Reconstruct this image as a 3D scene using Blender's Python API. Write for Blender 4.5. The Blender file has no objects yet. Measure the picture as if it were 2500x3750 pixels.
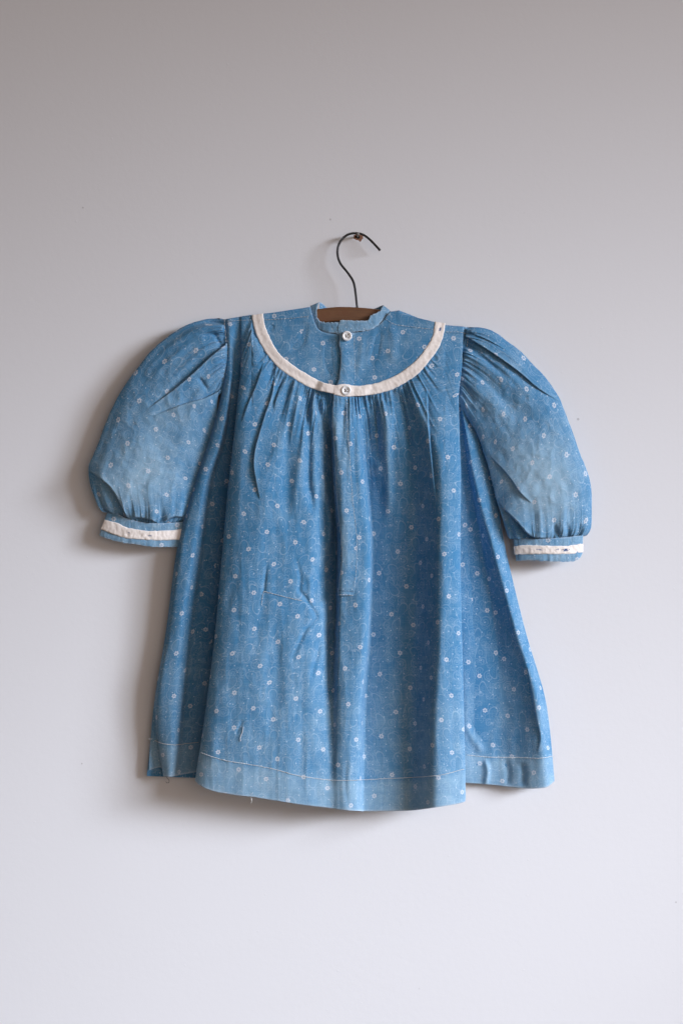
import bpy, math
import numpy as np
from mathutils import Vector

# ------------------------------------------------------------------ camera, world, lamps
SC = bpy.context.scene
S = 0.00033            # metres per unit of cloth measure (0.33 mm)
DC = 1.90              # camera to wall
cd = bpy.data.cameras.new('camera'); cam = bpy.data.objects.new('camera', cd)
SC.collection.objects.link(cam); SC.camera = cam
cam.location = (0, -DC, 0); cam.rotation_euler = (math.radians(90), 0, 0)
cd.sensor_fit = 'VERTICAL'; cd.sensor_height = 36.0; cd.lens = 36.0*DC/(3750*S)
cd.clip_start = 0.05; cd.clip_end = 50

W = bpy.data.worlds.new('World'); SC.world = W; W.use_nodes = True
bg = W.node_tree.nodes['Background']
bg.inputs['Color'].default_value = (1.0, 0.85, 0.78, 1); bg.inputs['Strength'].default_value = 0.12

def area(name, loc, target, sx, sy, power, col, spread):
    l = bpy.data.lights.new(name, 'AREA'); l.shape = 'RECTANGLE'; l.size = sx; l.size_y = sy
    l.energy = power; l.color = col; l.spread = math.radians(spread)
    o = bpy.data.objects.new(name, l); SC.collection.objects.link(o)
    o.location = loc
    o.rotation_euler = (Vector(target)-Vector(loc)).to_track_quat('-Z', 'Y').to_euler()
    return o
# one window of two casements, seen at a slant from the wall, and the warm bounce of the room
area('window_light', (4.7, -2.25, 0.90), (-0.15, 0.0, -0.66), 1.3, 1.6, 10.0, (0.775, 0.85, 1.0), 24)
area('window_light', (4.05, -3.25, 0.90), (-0.15, 0.0, -0.66), 1.3, 1.6, 6.1, (0.775, 0.85, 1.0), 24)
area('room_light', (1.5, -3.6, 0.2), (0.0, 0.0, -0.2), 3.0, 2.4, 15.5, (1.0, 0.815, 0.72), 120)

SC.view_settings.view_transform = 'Standard'; SC.view_settings.look = 'None'
SC.view_settings.exposure = 0.0; SC.view_settings.gamma = 1.0
SC.view_settings.use_curve_mapping = False

COL = SC.collection

# ------------------------------------------------------------------ numeric helpers
OFF = 0.0              # stand-off of the hung things from the wall
def world(px, py, d):
    """photo-plane measure (x right, y down, d out of the wall) -> metres"""
    px, py, d = np.broadcast_arrays(np.asarray(px, float), np.asarray(py, float), np.asarray(d, float))
    d = d + OFF
    k = 1.0 - d*S/DC
    return np.stack([(px-1250)*S*k, -d*S, (1875-py)*S*k], -1)

def pchip_slopes(x, y):
    h = np.diff(x); h = h.reshape((-1,)+(1,)*(y.ndim-1))
    dl = np.diff(y, axis=0)/h
    m = np.zeros_like(y)
    w1 = 2*h[1:]+h[:-1]; w2 = h[1:]+2*h[:-1]
    with np.errstate(divide='ignore', invalid='ignore'):
        hm = (w1+w2)/(w1/dl[:-1]+w2/dl[1:])
    m[1:-1] = np.where(dl[:-1]*dl[1:] > 0, np.nan_to_num(hm), 0)
    m[0] = dl[0]; m[-1] = dl[-1]
    return m

def pchip(x, y, q):
    x = np.asarray(x, float); y = np.asarray(y, float); q = np.asarray(q, float)
    m = pchip_slopes(x, y)
    i = np.clip(np.searchsorted(x, q)-1, 0, len(x)-2)
    h = (x[i+1]-x[i]); t = np.clip((q-x[i])/h, 0, 1)
    if y.ndim > 1:
        h = h[:, None]; t = t[:, None]
    return ((2*t**3-3*t**2+1)*y[i]+(t**3-2*t**2+t)*h*m[i]+(-2*t**3+3*t**2)*y[i+1]+(t**3-t**2)*h*m[i+1])

def sstep(a, b, x):
    t = np.clip((x-a)/(b-a), 0, 1); return t*t*(3-2*t)

class VN:
    def __init__(s, seed): s.t = np.random.RandomState(seed).rand(256, 256)
    def n2(s, x, y):
        xi = np.floor(x).astype(int); yi = np.floor(y).astype(int)
        fx = x-xi; fy = y-yi
        fx = fx*fx*fx*(fx*(fx*6-15)+10); fy = fy*fy*fy*(fy*(fy*6-15)+10)
        a = s.t[xi % 256, yi % 256]; b = s.t[(xi+1) % 256, yi % 256]
        c = s.t[xi % 256, (yi+1) % 256]; e = s.t[(xi+1) % 256, (yi+1) % 256]
        return (a*(1-fx)+b*fx)*(1-fy)+(c*(1-fx)+e*fx)*fy - 0.5
    def fbm(s, x, y, o=4):
        r = 0; a = 1.0
        for k in range(o):
            r = r+a*s.n2(x*2**k+17*k, y*2**k+31*k); a *= 0.5
        return r
N1, N2, N3, N4 = VN(1), VN(2), VN(3), VN(4)

def polyline_dist(px, py, pts):
    """distance to a polyline, signed side (+ on its left hand seen on screen going down = right), position 0..1"""
    pts = np.asarray(pts, float)
    seg = np.hypot(*np.diff(pts, axis=0).T); L = np.concatenate([[0], np.cumsum(seg)])
    best = np.full(px.shape, 1e9); side = np.zeros(px.shape); pos = np.zeros(px.shape)
    for i in range(len(pts)-1):
        a = pts[i]; b = pts[i+1]-pts[i]; l2 = (b**2).sum()
        t = np.clip(((px-a[0])*b[0]+(py-a[1])*b[1])/l2, 0, 1)
        ex = px-(a[0]+t*b[0]); ey = py-(a[1]+t*b[1])
        dd = np.hypot(ex, ey); m = dd < best
        best = np.where(m, dd, best)
        side = np.where(m, np.sign(ex*b[1]-ey*b[0]), side)
        pos = np.where(m, (L[i]+t*seg[i])/L[-1], pos)
    return best, side, pos

def smooth_line(pts, n=8):
    pts = np.asarray(pts, float)
    L = np.concatenate([[0], np.cumsum(np.hypot(*np.diff(pts[:, :2], axis=0).T))])
    return pchip(L, pts, np.linspace(0, L[-1], n*(len(pts)-1)+1))

def creases(px, py, lst):
    """each crease: points, depth, width, kind; valley 'v', ridge 'r', 's' = lap (right-hand side proud of the left), 't' the other way"""
    out = np.zeros(px.shape)
    for pts, amp, w, kind in lst:
        p = smooth_line(pts, 5)
        x0, y0 = p.min(0)-6*w-60; x1, y1 = p.max(0)+6*w+60
        m = (px > x0) & (px < x1) & (py > y0) & (py < y1)
        if not m.any(): continue
        dist, side, pos = polyline_dist(px[m], py[m], p)
        env = np.clip(np.sin(np.pi*np.clip(pos, 0.0, 1.0))*1.6, 0, 1)**0.8
        if kind.isupper():
            env = np.clip((1-pos)*1.9, 0, 1)**0.8; kind = kind.lower()
        if kind == 'v': v = -amp*np.exp(-(dist/w)**2)
        elif kind == 'r': v = amp*np.exp(-(dist/w)**2)
        else:
            sd = side*dist*(1 if kind == 's' else -1)
            up = np.where(sd > 0, np.exp(-np.maximum(sd, 0)/(3.2*w)), 0)*sstep(-1.5, 3.5, sd)
            v = amp*up - 0.6*amp*np.where(sd <= 3, np.exp(-np.maximum(-sd, 0)/(1.0*w)), 0)*(1-sstep(-1.5, 3.5, sd))
        out[m] += v*env
    return out

def blur(a, n, axis):
    if n < 2: return a
    k = np.hanning(2*n+3)[1:-1]; k /= k.sum()
    p = np.pad(a, [(n, n) if i == axis else (0, 0) for i in range(a.ndim)], mode='edge')
    return np.apply_along_axis(lambda r: np.convolve(r, k, 'valid'), axis, p)

# ------------------------------------------------------------------ object helpers
def link(o, parent=None):
    COL.objects.link(o)
    if parent is not None: o.parent = parent
    return o

def tag(o, label=None, cat=None, kind=None, group=None):
    if label: o['label'] = label
    if cat: o['category'] = cat
    if kind: o['kind'] = kind
    if group: o['group'] = group
    return o

def grid(name, P, mat, parent=None, uv=None, attrs=None, closed_u=False, flip=False):
    """P: (rows, cols, 3) metres"""
    nv, nu = P.shape[:2]
    idx = np.arange(nv*nu).reshape(nv, nu)
    if closed_u: idx = np.concatenate([idx, idx[:, :1]], 1)
    q = np.stack([idx[:-1, :-1], idx[1:, :-1], idx[1:, 1:], idx[:-1, 1:]], -1).reshape(-1, 4)
    if flip: q = q[:, ::-1]
    me = bpy.data.meshes.new(name)
    nf = len(q)
    me.vertices.add(nv*nu); me.vertices.foreach_set('co', np.ascontiguousarray(P, dtype=np.float32).ravel())
    me.loops.add(nf*4); me.loops.foreach_set('vertex_index', np.ascontiguousarray(q, dtype=np.int32).ravel())
    me.polygons.add(nf)
    me.polygons.foreach_set('loop_start', np.arange(0, nf*4, 4, dtype=np.int32))
    try: me.polygons.foreach_set('loop_total', np.full(nf, 4, dtype=np.int32))
    except Exception: pass
    me.polygons.foreach_set('use_smooth', np.ones(nf, dtype=bool))
    me.update(calc_edges=True)
    if uv is not None:
        a = me.attributes.new('cloth', 'FLOAT_VECTOR', 'POINT')
        c = np.zeros((nv*nu, 3), np.float32); c[:, :2] = uv.reshape(-1, 2)
        a.data.foreach_set('vector', c.ravel())
    for k, v in (attrs or {}).items():
        a = me.attributes.new(k, 'FLOAT', 'POINT')
        a.data.foreach_set('value', np.ascontiguousarray(v, dtype=np.float32).ravel())
    me.materials.append(mat)
    me.validate()
    return link(bpy.data.objects.new(name, me), parent)

def tube_geo(P, r, n=6):
    """P: (k,3) metres, r radius -> verts, faces"""
    P = np.asarray(P, float); k = len(P)
    T = np.gradient(P, axis=0); T /= np.linalg.norm(T, axis=1)[:, None]+1e-12
    up = np.array([0.0, 1.0, 0.0]) if abs(T[:, 1]).mean() < 0.9 else np.array([1.0, 0, 0])
    A = np.cross(T, up); A /= np.linalg.norm(A, axis=1)[:, None]+1e-12
    B = np.cross(A, T)
    r = np.broadcast_to(np.asarray(r, float), (k,))
    th = np.arange(n)*2*np.pi/n
    V = P[:, None, :]+r[:, None, None]*(np.cos(th)[None, :, None]*A[:, None, :]+np.sin(th)[None, :, None]*B[:, None, :])
    F = []
    for i in range(k-1):
        for j in range(n):
            F.append((i*n+j, i*n+(j+1) % n, (i+1)*n+(j+1) % n, (i+1)*n+j))
    F.append(tuple(range(n-1, -1, -1))); F.append(tuple((k-1)*n+j for j in range(n)))
    return V.reshape(-1, 3), F

def mesh(name, V, F, mat, parent=None, smooth=True):
    me = bpy.data.meshes.new(name); me.from_pydata([tuple(v) for v in V], [], F)
    if smooth: me.polygons.foreach_set('use_smooth', [True]*len(me.polygons))
    me.materials.append(mat); me.update()
    return link(bpy.data.objects.new(name, me), parent)

def tube(name, P, r, mat, parent=None, n=8):
    V, F = tube_geo(P, r, n); return mesh(name, V, F, mat, parent)

# ------------------------------------------------------------------ materials
class NB:
    """small expression builder over shader maths nodes"""
    def __init__(s, name):
        s.m = bpy.data.materials.new(name); s.m.use_nodes = True
        s.t = s.m.node_tree; s.t.nodes.clear()
        s.out = s.t.nodes.new('ShaderNodeOutputMaterial')
        s.b = s.t.nodes.new('ShaderNodeBsdfPrincipled')
        s.t.links.new(s.b.outputs[0], s.out.inputs[0])
    def set(s, sock, v):
        if v is None: return
        if isinstance(v, bpy.types.NodeSocket): s.t.links.new(v, sock)
        else: sock.default_value = v
    def f(s, op, a, b=None, c=None):
        n = s.t.nodes.new('ShaderNodeMath'); n.operation = op
        s.set(n.inputs[0], a); s.set(n.inputs[1], b); s.set(n.inputs[2], c); return n.outputs[0]
    def v(s, op, a, b=None):
        n = s.t.nodes.new('ShaderNodeVectorMath'); n.operation = op
        s.set(n.inputs[0], a); s.set(n.inputs[1], b)
        return n.outputs['Value'] if op in ('LENGTH', 'DOT_PRODUCT', 'DISTANCE') else n.outputs[0]
    def xyz(s, a):
        n = s.t.nodes.new('ShaderNodeSeparateXYZ'); s.set(n.inputs[0], a); return n.outputs[0], n.outputs[1], n.outputs[2]
    def rgb(s, a):
        n = s.t.nodes.new('ShaderNodeSeparateColor'); s.set(n.inputs[0], a); return n.outputs[0], n.outputs[1], n.outputs[2]
    def comb(s, x, y, z=0.0):
        n = s.t.nodes.new('ShaderNodeCombineXYZ'); s.set(n.inputs[0], x); s.set(n.inputs[1], y); s.set(n.inputs[2], z); return n.outputs[0]
    def ss(s, a, b, x):
        n = s.t.nodes.new('ShaderNodeMapRange'); n.interpolation_type = 'SMOOTHSTEP'
        s.set(n.inputs['Value'], x); n.inputs['From Min'].default_value = a; n.inputs['From Max'].default_value = b
        return n.outputs[0]
    def noise(s, vec, scale, detail=3.0, rough=0.55):
        n = s.t.nodes.new('ShaderNodeTexNoise'); s.set(n.inputs['Vector'], vec)
        n.inputs['Scale'].default_value = scale; n.inputs['Detail'].default_value = detail; n.inputs['Roughness'].default_value = rough
        return n.outputs['Fac'] if 'Fac' in n.outputs else n.outputs[0]
    def voro(s, vec, scale, rnd):
        n = s.t.nodes.new('ShaderNodeTexVoronoi'); n.voronoi_dimensions = '2D'; n.feature = 'F1'
        s.set(n.inputs['Vector'], vec); n.inputs['Scale'].default_value = scale; n.inputs['Randomness'].default_value = rnd
        return n.outputs['Distance'], n.outputs['Color'], n.outputs['Position']
    def mix(s, fac, a, b, kind='MIX'):
        n = s.t.nodes.new('ShaderNodeMix'); n.data_type = 'RGBA'; n.blend_type = kind
        s.set(n.inputs[0], fac); s.set(n.inputs[6], a); s.set(n.inputs[7], b); return n.outputs[2]
    def attr(s, name):
        n = s.t.nodes.new('ShaderNodeAttribute'); n.attribute_name = name; return n
    def bump(s, h, strength, dist):
        n = s.t.nodes.new('ShaderNodeBump'); s.set(n.inputs['Height'], h)
        n.inputs['Strength'].default_value = strength; n.inputs['Distance'].default_value = dist
        s.t.links.new(n.outputs[0], s.b.inputs['Normal'])

def cloth_material(name, print_gain=1.0, indigo=(0.058, 0.205, 0.370, 1), faded=(0.27, 0.415, 0.52, 1)):
    k = NB(name)
    uv = k.attr('cloth').outputs['Vector']          # in cloth measure (0.33 mm)
    # threads are never quite straight: tiny warp of the print
    u, v, _ = k.xyz(uv)
    # ---- little flowers
    ru = k.comb(k.f('ADD', k.f('MULTIPLY', u, 0.839), k.f('MULTIPLY', v, 0.545)), k.f('SUBTRACT', k.f('MULTIPLY', v, 0.839), k.f('MULTIPLY', u, 0.545)))
    def local(scale, rnd, off, src=None):
        p = k.v('ADD', src or uv, off)
        d, c, pos = k.voro(p, scale, rnd)
        l = k.v('SUBTRACT', p, pos)
        return l, c
    def polar(l):
        x, y, _ = k.xyz(l)
        return k.v('LENGTH', l), k.f('ARCTAN2', y, x), x, y
    l, c = local(1/102.0, 0.28, (13, 7, 0), ru)
    r, th, _, _ = polar(l); cr, cg, cb = k.rgb(c)
    pet = k.f('COSINE', k.f('ADD', k.f('MULTIPLY', th, 6.0), k.f('MULTIPLY', cr, 6.28)))
    rim = k.f('ADD', 7.9, k.f('MULTIPLY', pet, 1.3))
    fl = k.f('MULTIPLY', k.f('SUBTRACT', 1.0, k.ss(-1.0, 1.0, k.f('SUBTRACT', r, rim))), k.ss(2.2, 4.4, r))
    fl = k.f('MAXIMUM', fl, k.f('MULTIPLY', k.f('SUBTRACT', 1.0, k.ss(0.8, 1.8, r)), 0.8))
    # ---- dotted scrolls
    def scroll(scale, rnd, off, pitch, rmax, w):
        l, c = local(scale, rnd, off); r, th, x, y = polar(l); cr, cg, cb = k.rgb(c)
        sgn = k.f('SIGN', k.f('SUBTRACT', cg, 0.5))
        ph = k.f('FRACT', k.f('ADD', k.f('ADD', k.f('DIVIDE', r, pitch), k.f('MULTIPLY', k.f('MULTIPLY', th, sgn), 1/6.2832)), cr))
        ln = k.f('ABSOLUTE', k.f('SUBTRACT', ph, 0.5))
        ln = k.f('SUBTRACT', 1.0, k.ss(w*0.5, w, ln))
        rm = k.f('MULTIPLY', k.f('ADD', 0.62, k.f('MULTIPLY', cb, 0.38)), rmax)
        ring = k.f('SUBTRACT', 1.0, k.ss(-0.8, 0.8, k.f('SUBTRACT', r, rm)))
        edge = k.f('SUBTRACT', 1.0, k.ss(0.7, 1.7, k.f('ABSOLUTE', k.f('SUBTRACT', r, rm))))
        arc = k.ss(-0.2, 0.3, k.f('SINE', k.f('ADD', th, k.f('MULTIPLY', cg, 6.28))))
        dots = k.f('ADD', 0.62, k.f('MULTIPLY', 0.38, k.f('SINE', k.f('MULTIPLY', th, k.f('MULTIPLY', r, 1.1)))))
        a = k.f('MAXIMUM', k.f('MULTIPLY', ln, ring), k.f('MULTIPLY', edge, arc))
        return k.f('MULTIPLY', a, dots)
    s1 = scroll(1/46.0, 0.6, (3, 31, 0), 9.5, 21.0, 0.12)
    s2 = scroll(1/31.0, 0.85, (77, 5, 0), 8.0, 13.5, 0.14)
    # ---- paisley drops
    l, c = local(1/78.0, 0.6, (57, 49, 0)); cr, cg, cb = k.rgb(c)
    x, y, _ = k.xyz(l)
    a = k.f('MULTIPLY', k.f('SUBTRACT', cr, 0.5), 1.5)
    ca, sa = k.f('COSINE', a), k.f('SINE', a)
    X = k.f('ADD', k.f('MULTIPLY', x, ca), k.f('MULTIPLY', y, sa))
    Y = k.f('SUBTRACT', k.f('MULTIPLY', y, ca), k.f('MULTIPLY', x, sa))
    X = k.f('DIVIDE', X, 32.0); Y = k.f('MULTIPLY', k.f('DIVIDE', Y, 32.0), k.f('SIGN', k.f('SUBTRACT', cb, 0.3)))
    X = k.f('ADD', X, k.f('MULTIPLY', k.f('MULTIPLY', Y, Y), k.f('MULTIPLY', k.f('SUBTRACT', cg, 0.5), 0.9)))
    wd = k.f('MULTIPLY', 0.36, k.f('SUBTRACT', 1.05, k.f('MULTIPLY', Y, 0.8)))
    e = k.f('SQRT', k.f('ADD', k.f('POWER', k.f('ABSOLUTE', k.f('DIVIDE', X, wd)), 2.0), k.f('MULTIPLY', Y, Y)))
    outl = k.f('SUBTRACT', 1.0, k.ss(0.035, 0.085, k.f('ABSOLUTE', k.f('SUBTRACT', e, 1.0))))
    inn = k.f('SUBTRACT', 1.0, k.ss(0.6, 0.75, e))
    sp = k.ss(0.55, 0.72, k.noise(uv, 0.36, 1.0))
    pa = k.f('MAXIMUM', outl, k.f('MULTIPLY', k.f('MULTIPLY', inn, sp), 0.9))
    off = k.f('SUBTRACT', 1.0, k.ss(0.95, 1.1, e))          # scrolls do not cross the drops
    sc_ = k.f('MULTIPLY', k.f('MAXIMUM', s1, k.f('MULTIPLY', s2, 0.8)), k.f('SUBTRACT', 1.0, off))
    # ---- pin dots
    l, c = local(1/41.0, 0.9, (11, 91, 0))
    dt = k.f('SUBTRACT', 1.0, k.ss(1.5, 2.6, k.v('LENGTH', l)))
    fine = k.f('MAXIMUM', k.f('MULTIPLY', k.f('MAXIMUM', sc_, k.f('MULTIPLY', pa, 0.8)), 0.34), k.f('MULTIPLY', dt, 0.75))
    wear = k.noise(uv, 0.012, 4.0, 0.6)
    fine = k.f('MULTIPLY', fine, k.f('MULTIPLY', k.f('ADD', 0.35, wear), print_gain))
    # ---- weave and dye
    wx = k.noise(k.comb(k.f('MULTIPLY', u, 0.45), k.f('MULTIPLY', v, 0.012)), 1.0, 3.0, 0.7)
    wy = k.noise(k.comb(k.f('MULTIPLY', u, 0.012), k.f('MULTIPLY', v, 0.45)), 1.0, 3.0, 0.7)
    wv = k.f('ADD', wx, wy)
    fade_lit = k.f('ADD', k.attr('fade_lit').outputs['Fac'], k.f('MULTIPLY', k.f('SUBTRACT', wear, 0.5), 0.9))
    fade_lit = k.f('ADD', fade_lit, k.f('MULTIPLY', k.f('SUBTRACT', wv, 1.0), 0.9))
    fade_lit = k.f('ADD', fade_lit, k.f('MULTIPLY', k.f('SUBTRACT', k.noise(uv, 0.33, 3.0, 0.7), 0.5), 0.75))
    fade_lit = k.f('MINIMUM', k.f('MAXIMUM', fade_lit, 0.0), 1.0)
    col = k.mix(fade_lit, indigo, faded)
    col = k.mix(k.f('MULTIPLY', k.ss(0.72, 0.80, k.noise(uv, 0.0042, 2.0)), 0.25), col, (0.10, 0.17, 0.22, 1))
    col = k.mix(fine, col, (0.60, 0.68, 0.74, 1))
    col = k.mix(k.f('MULTIPLY', fl, k.f('MULTIPLY', 0.8, print_gain)), col, (0.62, 0.635, 0.665, 1))
    col = k.mix(k.attr('raw').outputs['Fac'], col, (0.45, 0.55, 0.63, 1))   # bare worn edges
    k.set(k.b.inputs['Base Color'], col)
    k.b.inputs['Roughness'].default_value = 0.95
    k.b.inputs['Specular IOR Level'].default_value = 0.08
    k.b.inputs['Sheen Weight'].default_value = 0.12
    k.b.inputs['Sheen Roughness'].default_value = 0.5
    k.bump(k.f('ADD', wv, k.f('MULTIPLY', k.noise(uv, 0.05, 4.0), 0.8)), 0.35, 0.0006)
    return k.m

def plain(name, col, rough=0.85, spec=0.3, vary=0.12, scale=220.0, bump=0.15, stain=None, metallic=0.0):
    k = NB(name)
    tc = k.t.nodes.new('ShaderNodeTexCoord').outputs['Object']
    n = k.noise(tc, scale, 4.0)
    dark = tuple(c*(1-vary*1.5) for c in col)+(1,); light = tuple(min(1, c*(1+vary)) for c in col)+(1,)
    c = k.mix(n, dark, light)
    if stain:
        c = k.mix(k.attr('torn').outputs['Fac'], c, stain+(1,))
    k.set(k.b.inputs['Base Color'], c)
    k.b.inputs['Roughness'].default_value = rough
    k.b.inputs['Specular IOR Level'].default_value = spec
    k.b.inputs['Metallic'].default_value = metallic
    if bump: k.bump(n, bump, 0.0008)
    return k.m

def wall_material():
    k = NB('painted_plaster')
    tc = k.t.nodes.new('ShaderNodeTexCoord').outputs['Object']
    big = k.noise(tc, 2.2, 3.0); mid = k.noise(tc, 120.0, 4.0, 0.6); fine = k.noise(tc, 520.0, 3.0, 0.6)
    c = k.mix(big, (0.775, 0.757, 0.747, 1), (0.805, 0.79, 0.78, 1))
    x, y, z = k.xyz(tc)
    p2 = k.comb(x, z, 0.0)
    d, cc, pos = k.voro(p2, 7.0, 1.0)
    r, g, b = k.rgb(cc)
    rad = k.f('MULTIPLY', k.f('MULTIPLY', r, r), 0.013)
    speck = k.f('MULTIPLY', k.f('SUBTRACT', 1.0, k.ss(0.6, 1.0, k.f('DIVIDE', d, k.f('ADD', rad, 0.0001)))), k.f('GREATER_THAN', g, 0.45))
    c = k.mix(k.f('MULTIPLY', speck, 0.45), c, (0.33, 0.29, 0.27, 1))
    k.set(k.b.inputs['Base Color'], c)
    k.b.inputs['Roughness'].default_value = 0.62
    k.b.inputs['Specular IOR Level'].default_value = 0.25
    h = k.f('ADD', k.f('MULTIPLY', mid, 1.0), k.f('MULTIPLY', fine, 0.35))
    d2, c2, p_2 = k.voro(p2, 22.0, 1.0)
    r2, g2, b2 = k.rgb(c2)
    pim = k.f('MULTIPLY', k.f('SUBTRACT', 1.0, k.ss(0.0, 1.0, k.f('DIVIDE', d2, k.f('ADD', k.f('MULTIPLY', r2, 0.035), 0.005)))), k.f('GREATER_THAN', g2, 0.72))
    h = k.f('ADD', h, k.f('MULTIPLY', pim, 0.9))
    k.bump(h, 0.16, 0.0010)
    return k.m

def wood_material():
    k = NB('varnished_wood')
    tc = k.t.nodes.new('ShaderNodeTexCoord').outputs['Object']
    x, y, z = k.xyz(tc)
    g = k.noise(k.comb(k.f('MULTIPLY', x, 30.0), k.f('MULTIPLY', y, 200.0), k.f('MULTIPLY', z, 330.0)), 1.0, 5.0, 0.6)
    b = k.noise(tc, 60.0, 4.0, 0.65)
    c = k.mix(g, (0.070, 0.028, 0.010, 1), (0.23, 0.098, 0.038, 1))
    c = k.mix(k.ss(0.45, 0.7, b), c, (0.145, 0.055, 0.020, 1))
    k.set(k.b.inputs['Base Color'], c)
    k.b.inputs['Roughness'].default_value = 0.5
    k.bump(g, 0.2, 0.0005)
    return k.m

M_CLOTH = cloth_material('printed_blue_cotton')
M_TRIM = plain('cream_tape', (0.90, 0.805, 0.72), 0.9, 0.15, 0.10, 260.0, 0.25, stain=(0.05, 0.10, 0.22))
M_THREAD = plain('cream_thread', (0.66, 0.66, 0.64), 0.9, 0.1, 0.2)
M_BLUETHREAD = plain('dark_thread', (0.10, 0.11, 0.13), 0.9, 0.1)
M_BUTTON = plain('milk_glass', (0.88, 0.86, 0.825), 0.22, 0.5, 0.03, 90.0, 0.0)
M_HOLE = plain('button_hole_dark', (0.10, 0.085, 0.07), 0.9, 0.1)
M_WIRE = plain('dark_iron', (0.045, 0.042, 0.042), 0.42, 0.5, 0.3, 300.0, 0.2, metallic=0.6)
M_NAIL = plain('grey_steel', (0.26, 0.25, 0.24), 0.45, 0.5, 0.2, 400.0, 0.2, metallic=0.8)
M_CHIP = plain('bare_red_plaster', (0.30, 0.15, 0.095), 0.95, 0.1, 0.3, 700.0, 0.5)
M_PIT = plain('nail_hole', (0.03, 0.022, 0.018), 0.95, 0.05)
M_WALL = wall_material(); M_WOOD = wood_material()

# ------------------------------------------------------------------ wall
V = [(-2.5, 0, -2), (2.5, 0, -2), (2.5, 0, 2.2), (-2.5, 0, 2.2), (-2.5, .12, -2), (2.5, .12, -2), (2.5, .12, 2.2), (-2.5, .12, 2.2)]
wall = mesh('wall', V, [(0, 1, 2, 3), (5, 4, 7, 6), (4, 0, 3, 7), (1, 5, 6, 2), (3, 2, 6, 7), (4, 5, 1, 0)], M_WALL, smooth=False)
tag(wall, kind='structure')
def blob(name, cx, cy, r, d, mat, seed, n=26, jag=0.25):
    rs = np.random.RandomState(seed); th = np.arange(n)*2*np.pi/n
    rr = r*(1+jag*(rs.rand(n)-.5)*1.6+0.12*np.sin(2*th+1))
    ring0 = world(cx+rr*np.cos(th), cy+rr*np.sin(th), 0.0)
    ring1 = world(cx+rr*.86*np.cos(th), cy+rr*.86*np.sin(th), d)
    V = np.concatenate([ring0, ring1, world([cx], [cy], [d])]); F = []
    for j in range(n):
        k = (j+1) % n
        F += [(j, k, n+k, n+j), (n+j, n+k, 2*n)]
    return mesh(name, V, F, mat, wall, smooth=False)
blob('plaster_chip', 1311, 869, 15.5, 0.7, M_CHIP, 3)
blob('nail_hole', 1309, 867, 8.5, 1.4, M_PIT, 5)

# ------------------------------------------------------------------ dress: front panel
OFF = 26.0
dress = link(bpy.data.objects.new('child_dress', None))
dress.location = tuple(world(1275, 1160, 30))
bpy.context.view_layer.update()
tag(dress, 'faded blue printed cotton child dress with puff sleeves and cream trim on a wooden hanger', 'dress')
DINV = dress.matrix_world.inverted()
def adopt(o):
    o.parent = dress; o.matrix_parent_inverse = DINV; return o

LV = [1150, 1300, 1450, 1600, 1750, 2000, 2300, 2600, 2900]
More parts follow.
